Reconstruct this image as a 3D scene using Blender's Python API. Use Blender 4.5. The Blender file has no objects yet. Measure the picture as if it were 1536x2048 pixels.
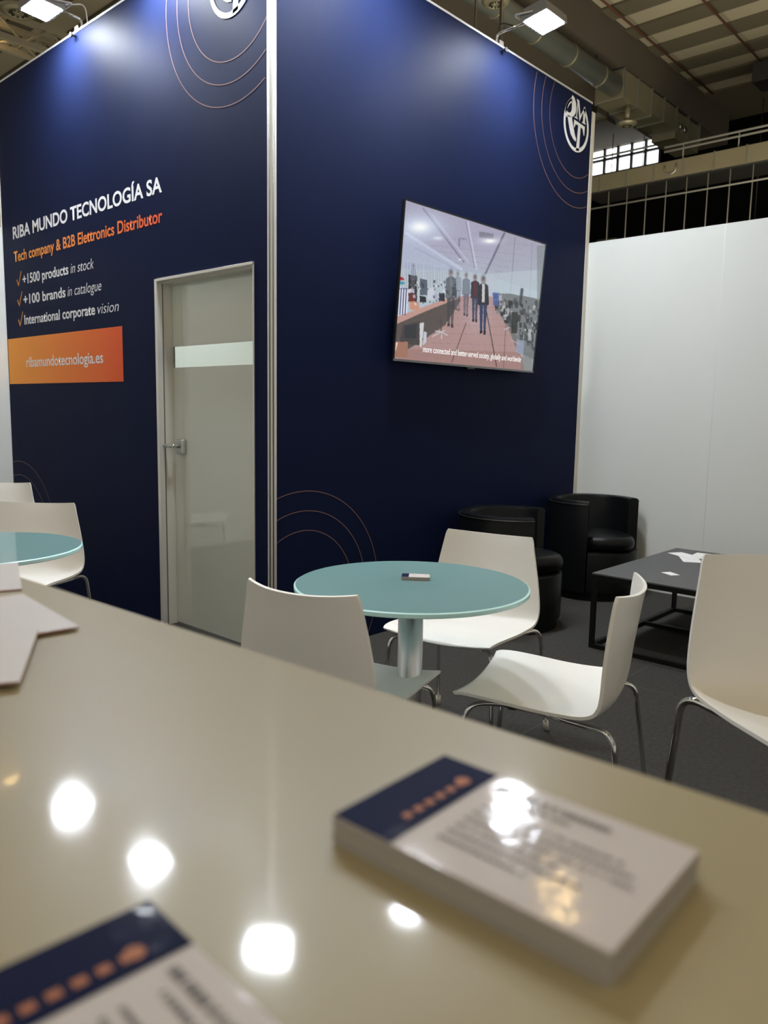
import bpy, bmesh, math, random
import numpy as np
from mathutils import Vector, Matrix
random.seed(7)
C = bpy.context.scene.collection
SC = bpy.context.scene
PI = math.pi

# ------------------------------------------------------------------ camera
W2C = ((0.6763019254655197, 0.08418501019355218, -0.7317981891685318),
       (-0.7364213935670629, 0.10059928847806349, -0.6690017296348735),
       (0.017298459711073737, 0.9913590001691713, 0.13003113502236868))
CAM = Vector((-2.3865, -2.9142, 1.26))
cam_d = bpy.data.cameras.new('camera')
cam_d.sensor_fit = 'HORIZONTAL'
cam_d.lens = 6.86
cam_d.sensor_width = 6.86 * 1536 / 1556
cam_d.clip_start = 0.01
cam_d.clip_end = 200
cam_d.dof.use_dof = True
cam_d.dof.focus_distance = 2.9
cam_d.dof.aperture_fstop = 1.5
cam = bpy.data.objects.new('camera', cam_d)
C.objects.link(cam)
cam.matrix_world = Matrix.Translation(CAM) @ Matrix(W2C).to_4x4()
SC.camera = cam

# ------------------------------------------------------------------ colour management, world
SC.view_settings.view_transform = 'Standard'
SC.view_settings.look = 'None'
SC.view_settings.gamma = 1
SC.view_settings.use_curve_mapping = False
SC.view_settings.exposure = 0.0
wd = bpy.data.worlds.new('hall_ambient')
SC.world = wd
wd.use_nodes = True
wd.node_tree.nodes['Background'].inputs[0].default_value = (1.0, 0.93, 0.80, 1)
wd.node_tree.nodes['Background'].inputs[1].default_value = 0.55
LAMP = 400.0        # emission of the LED floodlights
HIGHBAY = 140.0      # emission of the hall's warm high bay lamps



def area_light(name, loc, size, size_y, power, col, up=False):
    """unseen fill light, added to brighten the hall roof or the door glass"""
    d = bpy.data.lights.new(name, 'AREA')
    d.shape = 'RECTANGLE'
    d.size, d.size_y = size, size_y
    d.energy = power
    d.color = col
    o = bpy.data.objects.new(name, d)
    C.objects.link(o)
    o.location = loc
    o.rotation_euler = (PI if up else 0, 0, 0)
    return o


area_light('roof_fill_light', (8.5, -1.0, 2.3), 8, 11, 800, (1.0, 0.90, 0.66), True)  # unseen fill added to brighten the roof, standing in for neighbouring booths
area_light('roof_fill_light', (6.0, 13.0, 2.0), 12, 9, 170, (1.0, 0.90, 0.66), True)  # second unseen upward fill, added for the roof at the far left
area_light('door_glass_fill_light', (1.4, 1.5, 2.9), 0.5, 0.5, 80, (0.95, 0.97, 1.0))  # unseen fill added behind the door to brighten its glass and clear strip

# ------------------------------------------------------------------ materials
def mat(name, col, rough=0.5, metal=0.0, coat=0.0, coat_rough=0.05, spec=0.5, emit=None, es=0.0,
        noise=None, bump=None, sheen=0.0):
    m = bpy.data.materials.new(name)
    m.use_nodes = True
    nt = m.node_tree
    b = nt.nodes['Principled BSDF']
    b.inputs['Base Color'].default_value = (*col, 1)
    b.inputs['Roughness'].default_value = rough
    b.inputs['Metallic'].default_value = metal
    b.inputs['Coat Weight'].default_value = coat
    b.inputs['Coat Roughness'].default_value = coat_rough
    b.inputs['Specular IOR Level'].default_value = spec
    b.inputs['Sheen Weight'].default_value = sheen
    if emit:
        b.inputs['Emission Color'].default_value = (*emit, 1)
        b.inputs['Emission Strength'].default_value = es
    if noise:
        sc_, amt, stretch = noise
        tc = nt.nodes.new('ShaderNodeTexCoord')
        mp = nt.nodes.new('ShaderNodeMapping')
        mp.inputs['Scale'].default_value = stretch
        n = nt.nodes.new('ShaderNodeTexNoise')
        n.inputs['Scale'].default_value = sc_
        n.inputs['Detail'].default_value = 6
        r = nt.nodes.new('ShaderNodeMapRange')
        r.inputs['To Min'].default_value = 1 - amt
        r.inputs['To Max'].default_value = 1 + amt
        mx = nt.nodes.new('ShaderNodeVectorMath')
        mx.operation = 'SCALE'
        mx.inputs[0].default_value = col
        nt.links.new(tc.outputs['Object'], mp.inputs['Vector'])
        nt.links.new(mp.outputs[0], n.inputs['Vector'])
        nt.links.new(n.outputs['Fac'], r.inputs['Value'])
        nt.links.new(r.outputs[0], mx.inputs['Scale'])
        nt.links.new(mx.outputs[0], b.inputs['Base Color'])
    if bump:
        sc_, strength, dist, stretch = bump
        tc = nt.nodes.new('ShaderNodeTexCoord')
        mp = nt.nodes.new('ShaderNodeMapping')
        mp.inputs['Scale'].default_value = stretch
        n = nt.nodes.new('ShaderNodeTexNoise')
        n.inputs['Scale'].default_value = sc_
        n.inputs['Detail'].default_value = 3
        bp = nt.nodes.new('ShaderNodeBump')
        bp.inputs['Strength'].default_value = strength
        bp.inputs['Distance'].default_value = dist
        nt.links.new(tc.outputs['Object'], mp.inputs['Vector'])
        nt.links.new(mp.outputs[0], n.inputs['Vector'])
        nt.links.new(n.outputs['Fac'], bp.inputs['Height'])
        nt.links.new(bp.outputs[0], b.inputs['Normal'])
        if coat:
            nt.links.new(bp.outputs[0], b.inputs['Coat Normal'])
    return m


M = {}
M['navy'] = mat('navy_printed_fabric', (0.0070, 0.0115, 0.040), 0.55, spec=0.05, noise=(1.6, 0.12, (1, 1, 1)),
                bump=(1.1, 0.35, 0.03, (1, 1, 0.45)))
M['white_wall'] = mat('white_partition_laminate', (0.68, 0.69, 0.655), 0.45, spec=0.4, noise=(0.8, 0.03, (1, 1, 1)))
M['white_strip'] = mat('white_edge_strip', (0.66, 0.63, 0.56), 0.45)
M['alu'] = mat('anodised_aluminium', (0.72, 0.70, 0.66), 0.4, metal=0.45)
M['alu_dark'] = mat('aluminium_groove', (0.20, 0.19, 0.18), 0.5, metal=0.6)
M['alu_edge'] = mat('bright_top_trim', (0.75, 0.77, 0.80), 0.35, metal=0.5)
M['print_white'] = mat('white_print', (0.80, 0.81, 0.84), 0.6, spec=0.2)
M['print_line'] = mat('fine_copper_line_print', (0.20, 0.115, 0.10), 0.6, spec=0.15)
M['carpet'] = mat('charcoal_carpet', (0.052, 0.050, 0.046), 0.95, spec=0.1, noise=(60, 0.35, (1, 1, 1)),
                  bump=(400, 0.4, 0.003, (1, 1, 1)))
M['seam'] = mat('carpet_seam', (0.075, 0.072, 0.068), 0.95, spec=0.1)
M['hall_floor'] = mat('hall_concrete_floor', (0.16, 0.15, 0.14), 0.7, noise=(0.6, 0.2, (1, 1, 1)))
M['shell'] = mat('white_moulded_plastic', (0.80, 0.785, 0.74), 0.38, spec=0.45)
M['chrome'] = mat('chromed_steel', (0.72, 0.72, 0.72), 0.07, metal=1.0)
M['glide'] = mat('clear_plastic_glide', (0.55, 0.54, 0.48), 0.3)
M['steel'] = mat('satin_steel', (0.55, 0.56, 0.56), 0.33, metal=1.0)
M['leather'] = mat('black_leather', (0.004, 0.0045, 0.005), 0.36, spec=0.18, bump=(90, 0.15, 0.002, (1, 1, 1)))
M['leather_seam'] = mat('black_piping', (0.02, 0.02, 0.02), 0.4)
M['ct_top'] = mat('matt_dark_grey_lacquer', (0.075, 0.077, 0.078), 0.5, noise=(5, 0.04, (1, 1, 1)))
M['black_metal'] = mat('black_powder_coat', (0.003, 0.003, 0.003), 0.55, spec=0.2)
M['glass_top'] = mat('turquoise_frosted_glass', (0.19, 0.36, 0.365), 0.42, coat=0.55, coat_rough=0.02, spec=0.4)
M['glass_edge'] = mat('polished_cyan_glass_edge', (0.62, 0.97, 0.99), 0.25, coat=0.3)  # glow of light guided to the glass rim is put into this colour
M['counter'] = mat('glossy_cream_laminate', (0.40, 0.352, 0.222), 0.38, coat=0.40, coat_rough=0.07, spec=0.2,
                   bump=(5, 0.12, 0.01, (1, 1, 1)))
M['counter_body'] = mat('white_counter_body', (0.6, 0.58, 0.54), 0.5)
M['card'] = mat('glossy_white_card', (0.62, 0.58, 0.57), 0.55, coat=0.30, spec=0.2, coat_rough=0.08,
                bump=(120, 0.2, 0.001, (1, 1, 1)))
M['card_side'] = mat('stacked_card_edges', (0.42, 0.39, 0.35), 0.7, noise=(900, 0.25, (0.01, 0.01, 1)))
M['card_navy'] = mat('glossy_navy_print', (0.009, 0.013, 0.050), 0.6, spec=0.04, coat=0.13, coat_rough=0.08,
                     bump=(120, 0.2, 0.001, (1, 1, 1)))
M['ink'] = mat('grey_ink', (0.16, 0.15, 0.15), 0.6)
M['ink_orange'] = mat('orange_ink', (0.42, 0.13, 0.035), 0.6)
M['paper'] = mat('white_coated_paper', (0.60, 0.56, 0.55), 0.5)
M['leaflet_paper'] = mat('bright_leaflet_paper', (0.85, 0.85, 0.86), 0.5)
M['paper_edge'] = mat('reddish_paper_edge', (0.35, 0.20, 0.16), 0.7)
M['tv_body'] = mat('black_tv_plastic', (0.006, 0.006, 0.007), 0.25)
M['tv_bezel'] = mat('thin_silver_bezel', (0.25, 0.25, 0.27), 0.3, metal=0.8)
M['lamp_body'] = mat('grey_lamp_housing', (0.22, 0.22, 0.22), 0.4, metal=0.5)
M['lamp_face'] = mat('led_panel', (1, 1, 1), 0.5, emit=(0.86, 0.92, 0.98), es=LAMP)
M['highbay'] = mat('warm_lamp_lens', (1, 1, 1), 0.5, emit=(1.0, 0.68, 0.28), es=HIGHBAY)
M['smalllight'] = mat('distant_lamp_lens', (1, 1, 1), 0.5, emit=(1.0, 0.80, 0.40), es=1.6)
M['daylight'] = mat('daylit_pane', (1, 1, 1), 0.5, emit=(0.92, 0.96, 1.0), es=3.0)
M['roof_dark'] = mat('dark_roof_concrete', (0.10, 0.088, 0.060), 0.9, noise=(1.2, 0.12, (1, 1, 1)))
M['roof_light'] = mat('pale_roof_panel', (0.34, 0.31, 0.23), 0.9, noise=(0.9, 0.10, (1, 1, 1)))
M['beam'] = mat('weathered_beam_concrete', (0.075, 0.062, 0.047), 0.9, noise=(0.9, 0.15, (1, 1, 1)))
M['beam_light'] = mat('beige_box_beam', (0.30, 0.27, 0.20), 0.8, noise=(1.5, 0.15, (1, 1, 1)))
M['duct'] = mat('galvanised_duct', (0.27, 0.25, 0.175), 0.42, metal=0.55, noise=(2.2, 0.12, (1, 1, 1)))
M['duct_green'] = mat('round_duct_steel', (0.22, 0.24, 0.23), 0.35, metal=0.6)
M['black_wall'] = mat('unlit_hall_wall', (0.003, 0.003, 0.0035), 0.9, spec=0.05)
M['rod'] = mat('grey_hanging_rod', (0.42, 0.42, 0.40), 0.45, metal=0.3)
M['rust'] = mat('red_brown_pipe', (0.10, 0.035, 0.022), 0.7)
M['dark_steel'] = mat('dark_steel', (0.05, 0.05, 0.05), 0.5, metal=0.4)


def gradient_orange(name, axis, lo, hi):
    """Print that runs from yellow-orange to red-orange along a world axis."""
    m = mat(name, (0.6, 0.2, 0.05), 0.7, spec=0.12)
    nt = m.node_tree
    b = nt.nodes['Principled BSDF']
    g = nt.nodes.new('ShaderNodeNewGeometry')
    s = nt.nodes.new('ShaderNodeSeparateXYZ')
    r = nt.nodes.new('ShaderNodeMapRange')
    r.inputs['From Min'].default_value = lo
    r.inputs['From Max'].default_value = hi
    cr = nt.nodes.new('ShaderNodeValToRGB')
    cr.color_ramp.elements[0].color = (0.95, 0.40, 0.085, 1)
    cr.color_ramp.elements[1].color = (0.74, 0.115, 0.045, 1)
    nt.links.new(g.outputs['Position'], s.inputs[0])
    nt.links.new(s.outputs[axis], r.inputs['Value'])
    nt.links.new(r.outputs[0], cr.inputs[0])
    nt.links.new(cr.outputs[0], b.inputs['Base Color'])
    return m


M['orange'] = gradient_orange('orange_gradient_print', 'Y', 2.99, 1.36)


def frosted_glass():
    m = mat('frosted_door_glass', (0.72, 0.74, 0.66), 0.5, coat=1.0, coat_rough=0.01, spec=0.3)
    nt = m.node_tree
    b = nt.nodes['Principled BSDF']
    out = nt.nodes['Material Output']
    b.inputs['Coat IOR'].default_value = 2.5
    tr = nt.nodes.new('ShaderNodeBsdfTranslucent')
    tr.inputs[0].default_value = (0.55, 0.58, 0.52, 1)
    mx = nt.nodes.new('ShaderNodeMixShader')
    mx.inputs[0].default_value = 0.30
    nt.links.new(b.outputs[0], mx.inputs[1])
    nt.links.new(tr.outputs[0], mx.inputs[2])
    nt.links.new(mx.outputs[0], out.inputs[0])
    return m


def frosted_top():
    m = mat('turquoise_frosted_glass', (0.25, 0.45, 0.46), 0.42, coat=1.0, coat_rough=0.02, spec=0.4)
    nt = m.node_tree
    b = nt.nodes['Principled BSDF']
    out = nt.nodes['Material Output']
    tr = nt.nodes.new('ShaderNodeBsdfTranslucent')
    tr.inputs[0].default_value = (0.84, 0.95, 0.93, 1)
    mx = nt.nodes.new('ShaderNodeMixShader')
    mx.inputs[0].default_value = 0.38
    nt.links.new(b.outputs[0], mx.inputs[1])
    nt.links.new(tr.outputs[0], mx.inputs[2])
    nt.links.new(mx.outputs[0], out.inputs[0])
    return m


def clear_glass():
    m = bpy.data.materials.new('clear_glass')
    m.use_nodes = True
    nt = m.node_tree
    out = nt.nodes['Material Output']
    nt.nodes.remove(nt.nodes['Principled BSDF'])
    t = nt.nodes.new('ShaderNodeBsdfTransparent')
    t.inputs[0].default_value = (0.86, 0.90, 0.86, 1)
    g = nt.nodes.new('ShaderNodeBsdfGlossy')
    g.inputs['Roughness'].default_value = 0.01
    mx = nt.nodes.new('ShaderNodeMixShader')
    mx.inputs[0].default_value = 0.06
    nt.links.new(t.outputs[0], mx.inputs[1])
    nt.links.new(g.outputs[0], mx.inputs[2])
    nt.links.new(mx.outputs[0], out.inputs[0])
    return m


M['frosted'] = frosted_glass()
M['clear'] = clear_glass()
M['glass_top'] = frosted_top()


# ------------------------------------------------------------------ mesh helpers
class MB:
    def __init__(self):
        self.v, self.f, self.mi, self.mats, self.sm = [], [], [], [], []

    def m(self, name):
        if name not in self.mats:
            self.mats.append(name)
        return self.mats.index(name)

    def quad(self, pts, mn, smooth=False):
        i = len(self.v)
        self.v += [tuple(p) for p in pts]
        self.f.append(tuple(range(i, i + len(pts))))
        self.mi.append(self.m(mn))
        self.sm.append(smooth)

    def box(self, lo, hi, mn, M4=None):
        x0, y0, z0 = lo
        x1, y1, z1 = hi
        P = [Vector(p) for p in ((x0, y0, z0), (x1, y0, z0), (x1, y1, z0), (x0, y1, z0),
                                 (x0, y0, z1), (x1, y0, z1), (x1, y1, z1), (x0, y1, z1))]
        if M4 is not None:
            P = [M4 @ p for p in P]
        i = len(self.v)
        self.v += [tuple(p) for p in P]
        for q in ((0, 3, 2, 1), (4, 5, 6, 7), (0, 1, 5, 4), (1, 2, 6, 5), (2, 3, 7, 6), (3, 0, 4, 7)):
            self.f.append(tuple(i + k for k in q))
            self.mi.append(self.m(mn))
            self.sm.append(False)
        return self

    def tube(self, pts, r, mn, seg=12, cap=True):
        pts = [Vector(p) for p in pts]
        n = len(pts)
        rs = r if isinstance(r, (list, tuple)) else [r] * n
        T = []
        for k in range(n):
            a = pts[max(0, k - 1)]
            b = pts[min(n - 1, k + 1)]
            T.append((b - a).normalized())
        u = T[0].orthogonal().normalized()
        i0 = len(self.v)
        for k in range(n):
            u = (u - T[k] * u.dot(T[k])).normalized()
            w = T[k].cross(u)
            for s in range(seg):
                a = 2 * PI * s / seg
                self.v.append(tuple(pts[k] + (u * math.cos(a) + w * math.sin(a)) * rs[k]))
        mi = self.m(mn)
        for k in range(n - 1):
            for s in range(seg):
                a = i0 + k * seg + s
                b = i0 + k * seg + (s + 1) % seg
                self.f.append((a, b, b + seg, a + seg))
                self.mi.append(mi)
                self.sm.append(True)
        if cap:
            self.f.append(tuple(i0 + s for s in reversed(range(seg))))
            self.f.append(tuple(i0 + (n - 1) * seg + s for s in range(seg)))
            self.mi += [mi, mi]
            self.sm += [False, False]
        return self

    def lathe(self, prof, mn, seg=48, c=(0, 0), mats=None):
        i0 = len(self.v)
        n = len(prof)
        for r, z in prof:
            for s in range(seg):
                a = 2 * PI * s / seg
                self.v.append((c[0] + r * math.cos(a), c[1] + r * math.sin(a), z))
        for k in range(n - 1):
            mi = self.m(mats[k] if mats else mn)
            for s in range(seg):
                a = i0 + k * seg + s
                b = i0 + k * seg + (s + 1) % seg
                self.f.append((a, b, b + seg, a + seg))
                self.mi.append(mi)
                self.sm.append(True)
        return self

    def build(self, name, parent=None, bevel=0, label=None, auto=None):
        me = bpy.data.meshes.new(name)
        me.from_pydata(self.v, [], self.f)
        for mn in self.mats:
            me.materials.append(M[mn])
        for p, mi, s in zip(me.polygons, self.mi, self.sm):
            p.material_index = mi
            p.use_smooth = s
        bm = bmesh.new()
        bm.from_mesh(me)
        bmesh.ops.remove_doubles(bm, verts=bm.verts, dist=1e-6)
        bmesh.ops.recalc_face_normals(bm, faces=bm.faces)
        bm.to_mesh(me)
        bm.free()
        if auto is not None:
            me.set_sharp_from_angle(angle=math.radians(auto))
        o = bpy.data.objects.new(name, me)
        C.objects.link(o)
        if parent is not None:
            o.parent = parent
        if bevel:
            md = o.modifiers.new('bevel', 'BEVEL')
            md.width = bevel
            md.segments = 3
            md.limit_method = 'ANGLE'
        if label:
            o['label'] = label
        return o


def fillet(pts, r, n=7):
    pts = [Vector(p) for p in pts]
    out = [pts[0]]
    for k in range(1, len(pts) - 1):
        a, b, c = pts[k - 1], pts[k], pts[k + 1]
        d1, d2 = (a - b), (c - b)
        rr = min(r, d1.length * .48, d2.length * .48)
        p0, p2 = b + d1.normalized() * rr, b + d2.normalized() * rr
        for i in range(n + 1):
            t = i / n
            out.append(p0 * (1 - t) ** 2 + b * 2 * t * (1 - t) + p2 * t * t)
    out.append(pts[-1])
    return out


def tag(o, label, cat, group=None, kind=None):
    o['label'] = label
    o['category'] = cat
    if group:
        o['group'] = group
    if kind:
        o['kind'] = kind
    return o


def struct(o, label=None):
    o['kind'] = 'structure'
    if label:
        o['label'] = label
    return o


def empty(name, loc=(0, 0, 0), rz=0.0):
    o = bpy.data.objects.new(name, None)
    C.objects.link(o)
    o.location = loc
    o.rotation_euler = (0, 0, rz)
    o.empty_display_size = 0.05
    return o


def kids(o):
    return [c for c in bpy.data.objects if c.parent == o]


def copy_tree(o, parent=None):
    c = o.copy()
    C.objects.link(c)
    c.parent = parent
    for ch in kids(o):
        copy_tree(ch, c)
    return c


LEFTM = Matrix(((0, 0, -1, 0), (-1, 0, 0, 0), (0, 1, 0, 0), (0, 0, 0, 1)))   # print on the left booth wall (x = 0)
RIGHTM = Matrix(((1, 0, 0, 0), (0, 0, -1, 0), (0, 1, 0, 0), (0, 0, 0, 1)))   # print on the right booth wall (y = 0)


def text(name, s, size, width, material, mw, parent=None, bold=0.0, shear=0.0, extrude=0.0, label=None):
    cu = bpy.data.curves.new(name, 'FONT')
    cu.body = s
    cu.size = 1.0
    cu.offset = bold
    cu.shear = shear
    cu.extrude = 0
    cu.resolution_u = 4
    t = bpy.data.objects.new(name + '_curve', cu)
    C.objects.link(t)
    bpy.context.view_layer.update()
    dg = bpy.context.evaluated_depsgraph_get()
    me = bpy.data.meshes.new_from_object(t.evaluated_get(dg))
    bpy.data.objects.remove(t)
    bpy.data.curves.remove(cu)
    xs = [v.co.x for v in me.vertices]
    ys = [v.co.y for v in me.vertices]
    cap = 0.729
    x0, x1 = min(xs), max(xs)
    sx = width / (x1 - x0)
    sy = size / cap
    for v in me.vertices:
        v.co = Vector(((v.co.x - x0) * sx, v.co.y * sy, 0))
    me.transform(mw)
    me.name = name
    me.materials.clear()
    me.materials.append(M[material])
    o = bpy.data.objects.new(name, me)
    C.objects.link(o)
    if parent is not None:
        o.parent = parent
    if extrude:
        md = o.modifiers.new('solid', 'SOLIDIFY')
        md.thickness = extrude
        md.offset = 0
    if label:
        o['label'] = label
    return o


def ring(mb, mw, cx, cy, r, w, mn, a0=0, a1=2 * PI, n=96, d=0.0015, clip=None):
    """thin printed circular line; clip = (xmin, xmax, ymin, ymax) keeps it on its panel"""
    for k in range(n):
        t0 = a0 + (a1 - a0) * k / n
        t1 = a0 + (a1 - a0) * (k + 1) / n
        tm = (t0 + t1) / 2
        x, y = cx + r * math.cos(tm), cy + r * math.sin(tm)
        if clip and not (clip[0] < x < clip[1] and clip[2] < y < clip[3]):
            continue
        P = [(cx + (r - w / 2) * math.cos(t0), cy + (r - w / 2) * math.sin(t0)),
             (cx + (r + w / 2) * math.cos(t0), cy + (r + w / 2) * math.sin(t0)),
             (cx + (r + w / 2) * math.cos(t1), cy + (r + w / 2) * math.sin(t1)),
             (cx + (r - w / 2) * math.cos(t1), cy + (r - w / 2) * math.sin(t1))]
        mb.quad([mw @ Vector((p[0], p[1], d)) for p in P], mn)


def poly(mb, mw, pts, mn, d=0.002, sc=1.0, cx=0, cy=0):
    mb.quad([mw @ Vector((cx + p[0] * sc, cy + p[1] * sc, d)) for p in pts], mn)


# ------------------------------------------------------------------ setting: floors
mb = MB()
mb.box((-9, -10, -0.10), (24, 24, -0.012), 'hall_floor')
struct(mb.build('floor'), 'grey concrete floor of the exhibition hall')
mb = MB()
mb.box((-4.2, -5.0, -0.011), (3.0, 3.02, 0.0), 'carpet')
for sx in (-3.0, -1.0, 1.0):
    mb.box((sx, -5.0, 0.0), (sx + 0.006, 3.0, 0.0006), 'seam')
for sy in (-3.0, -2.0, -1.0, 0.0):
    mb.box((-4.0, sy - 0.35, 0.0), (3.0, sy - 0.344, 0.0006), 'seam')
carpet = mb.build('floor')
struct(carpet, 'dark charcoal carpet tiles covering the booth floor')

# ------------------------------------------------------------------ booth cabin walls
BH = 3.45
LX, LY = 2.93, 3.0
DY0, DY1, DH = 0.132, 0.993, 1.946
TH = 0.05
# left wall (x = 0), opening for the door
mb = MB()
mb.box((0, 0.022, 0), (TH, DY0, BH), 'navy')
mb.box((0, DY1, 0), (TH, LY - 0.001, BH), 'navy')
mb.box((0, DY0, DH), (TH, DY1, BH), 'navy')
wl = struct(mb.build('wall_left'), 'navy fabric booth wall with the company title and white glass door')
mb = MB()
mb.box((-0.004, 0.02, BH), (TH + 0.004, LY, BH + 0.012), 'alu_edge')
mb.build('top_trim', wl)
mb = MB()
mb.box((0.022, 0, 0), (LX, TH, BH), 'navy')
wr = struct(mb.build('wall_right'), 'navy fabric booth wall carrying the television')
mb = MB()
mb.box((0.02, -0.004, BH), (LX, TH + 0.004, BH + 0.012), 'alu_edge')
mb.build('top_trim', wr)

# corner post
mb = MB()
R0 = 0.0215
mb.tube([(0.004, 0.004, 0), (0.004, 0.004, BH + 0.01)], R0, 'alu', seg=8)
post = mb.build('trim_1')
for p in post.data.polygons:
    p.use_smooth = False
struct(post, 'silver aluminium post at the corner of the navy cabin')
mb = MB()
for a in (math.radians(200), math.radians(247)):
    px, py = 0.004 + R0 * math.cos(a), 0.004 + R0 * math.sin(a)
    mb.tube([(px, py, 0.001), (px, py, BH + 0.011)], 0.0032, 'alu_dark', seg=6)
mb.build('groove', post)
# white end strip of the right wall
mb = MB()
mb.box((LX + 0.001, -0.004, 0), (2.974, 0.06, 3.40), 'white_strip')
struct(mb.build('trim_2'), 'white edge strip where the navy wall meets the white wall')
mb = MB()
mb.box((-0.006, LY + 0.0, 2.45), (0.03, LY + 0.03, 3.40), 'white_strip')
struct(mb.build('trim_3'), 'white strip at the far edge of the left navy wall')

# white partitions, 2.5 m high
mb = MB()
mb.box((2.976, -5.0, 0), (3.02, 3.05, 2.50), 'white_wall')
ww = struct(mb.build('wall_east'), 'plain white partition wall to the right of the navy cabin')
mb = MB()
for sy in (-0.98, -1.97, -2.96, -3.95):
    mb.box((2.9752, sy, 0.0), (2.9765, sy + 0.0025, 2.5), 'alu_edge')
mb.build('panel_joint', ww)
mb = MB()
mb.box((-4.2, 3.001, 0), (2.975, 3.045, 2.50), 'white_wall')
struct(mb.build('wall_north'), 'plain white partition wall beyond the left navy wall')

# door
dr = struct(empty('door_1', (0, (DY0 + DY1) / 2, 0)), 'white framed frosted glass door in the left navy wall')
oy = -(DY0 + DY1) / 2


def dbox(name, boxes, parent=dr, bevel=0.0015, label=None):
    m_ = MB()
    for lo, hi, mn in boxes:
        m_.box((lo[0], lo[1] + oy, lo[2]), (hi[0], hi[1] + oy, hi[2]), mn)
    return m_.build(name, parent, bevel=bevel, label=label)


dbox('door_frame', [((-0.012, DY1 - 0.022, 0), (0.02, DY1 + 0.002, DH + 0.002), 'alu'),
                    ((-0.012, DY0 - 0.002, DH - 0.012), (0.02, DY1 - 0.022, DH + 0.002), 'alu'),
                    ((-0.006, DY0 - 0.002, 0), (0.02, DY0 + 0.006, DH - 0.012), 'alu'),
                    ((0.02, DY1 - 0.020, 0), (0.10, DY1, DH), 'white_strip'),
                    ((0.02, DY0, DH - 0.02), (0.10, DY1 - 0.02, DH), 'white_strip'),
                    ((0.02, DY0, 0), (0.10, DY0 + 0.012, DH - 0.02), 'white_strip')])
dbox('frame_gasket', [((0.021, DY1 - 0.0225, 0), (0.027, DY1 - 0.0205, DH - 0.02), 'alu_dark')], bevel=0)
gx0, gx1 = 0.085, 0.093
ST0, ST1 = 1.475, 1.59
dbox('glass_pane', [((gx0, DY0 + 0.012, 0.01), (gx1, DY1 - 0.022, ST0), 'frosted'),
                    ((gx0, DY0 + 0.012, ST0), (gx1, DY1 - 0.022, ST1), 'clear'),
                    ((gx0, DY0 + 0.012, ST1), (gx1, DY1 - 0.022, DH - 0.022), 'frosted')], bevel=0,
     label='frosted glass with one clear strip at eye height')
mb = MB()
hy = 0.885 + oy
mb.box((0.055, hy - 0.035, 1.035 - 0.045), (gx0, hy + 0.035, 1.035 + 0.045), 'steel')
hd = mb.build('door_handle', dr, bevel=0.012, label='satin steel lever handle')
mb = MB()
mb.tube([(0.06, hy, 1.04), (0.012, hy, 1.04)], 0.011, 'steel')
mb.tube(fillet([(0.022, hy - 0.012, 1.04), (0.018, hy + 0.02, 1.04), (0.018, hy + 0.085, 1.04)], 0.01), 0.010, 'steel')
mb.build('lever', hd)
dbox('hinge', [((0.06, DY0 + 0.012, 1.70), (gx0, DY0 + 0.05, 1.775), 'steel')], bevel=0.004)

# ------------------------------------------------------------------ prints on the left wall
def lt(y, z, d=0.0009):
    return Matrix.Translation((-d, y, z)) @ LEFTM


text('title_lettering', 'RIBA MUNDO TECNOLOGÍA SA', 0.083, 1.905, 'print_white', lt(2.822, 2.398), wl, bold=0.023)
mo = gradient_orange('orange_text_print', 'Y', 2.85, 0.95)
M['orange_text'] = mo
text('tagline_lettering', 'Tech company & B2B Elettronics Distributor', 0.072, 1.905, 'orange_text',
     lt(2.822, 2.243), wl, bold=0.017)
for z, a, wa, b_, y1, yb in ((2.103, '+1500 products', 0.70, 'in stock', 1.684, 1.985),
                             (1.966, '+100 brands', 0.625, 'in catalogue', 1.599, 2.035),
                             (1.830, 'International corporate', 0.99, 'vision', 1.400, 1.655)):
    ys = 2.694
    wa = ys - (yb + 0.03)
    text('bullet_lettering', a, 0.066, wa, 'print_white', lt(ys, z - 0.022), wl, bold=0.018)
    text('light_lettering', b_, 0.066, yb - y1, 'print_white', lt(yb, z - 0.022), wl, bold=-0.006, shear=0.22)
    c = MB()
    mw = lt(2.795, z - 0.022)
    w_ = 0.0065
    poly(c, mw, [(0.0, 0.035), (0.030, -0.012), (0.030 + w_, -0.004), (w_ * 1.2, 0.042)], 'orange_text', 0)
    poly(c, mw, [(0.030, -0.012), (0.085, 0.088), (0.079, 0.092), (0.027, 0.0)], 'orange_text', 0)
    c.build('check_mark', wl)
mb = MB()
mb.quad([(-0.0015, 2.985, 1.400), (-0.0015, 1.366, 1.400), (-0.0015, 1.366, 1.720), (-0.0015, 2.985, 1.720)], 'orange')
bn = mb.build('web_banner', wl, label='orange gradient block with the web address')
text('web_lettering', 'ribamundotecnologia.es', 0.072, 1.085, 'print_white', lt(2.686, 1.515, 0.0022), bn, bold=0.012)

RADII = (0.355, 0.455, 0.555)
for r in RADII:
    mb = MB()
    ring(mb, LEFTM, -0.29, 3.245, r, 0.0042, 'print_line', clip=(-LY, -0.03, 0, BH))
    mb.build('circle_line', wl)
for r in RADII:
    mb = MB()
    ring(mb, LEFTM, -2.87, 0.29, r, 0.0042, 'print_line', clip=(-LY, -0.03, 0, BH))
    mb.build('circle_line', wl)
for r in RADII:
    mb = MB()
    ring(mb, RIGHTM, 2.716, 3.262, r, 0.0042, 'print_line', clip=(0.03, LX, 0, BH))
    mb.build('circle_line', wr)
for r in RADII:
    mb = MB()
    ring(mb, RIGHTM, 0.20, 0.295, r, 0.0042, 'print_line', clip=(0.03, LX, 0, BH))
    mb.build('circle_line', wr)


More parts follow.
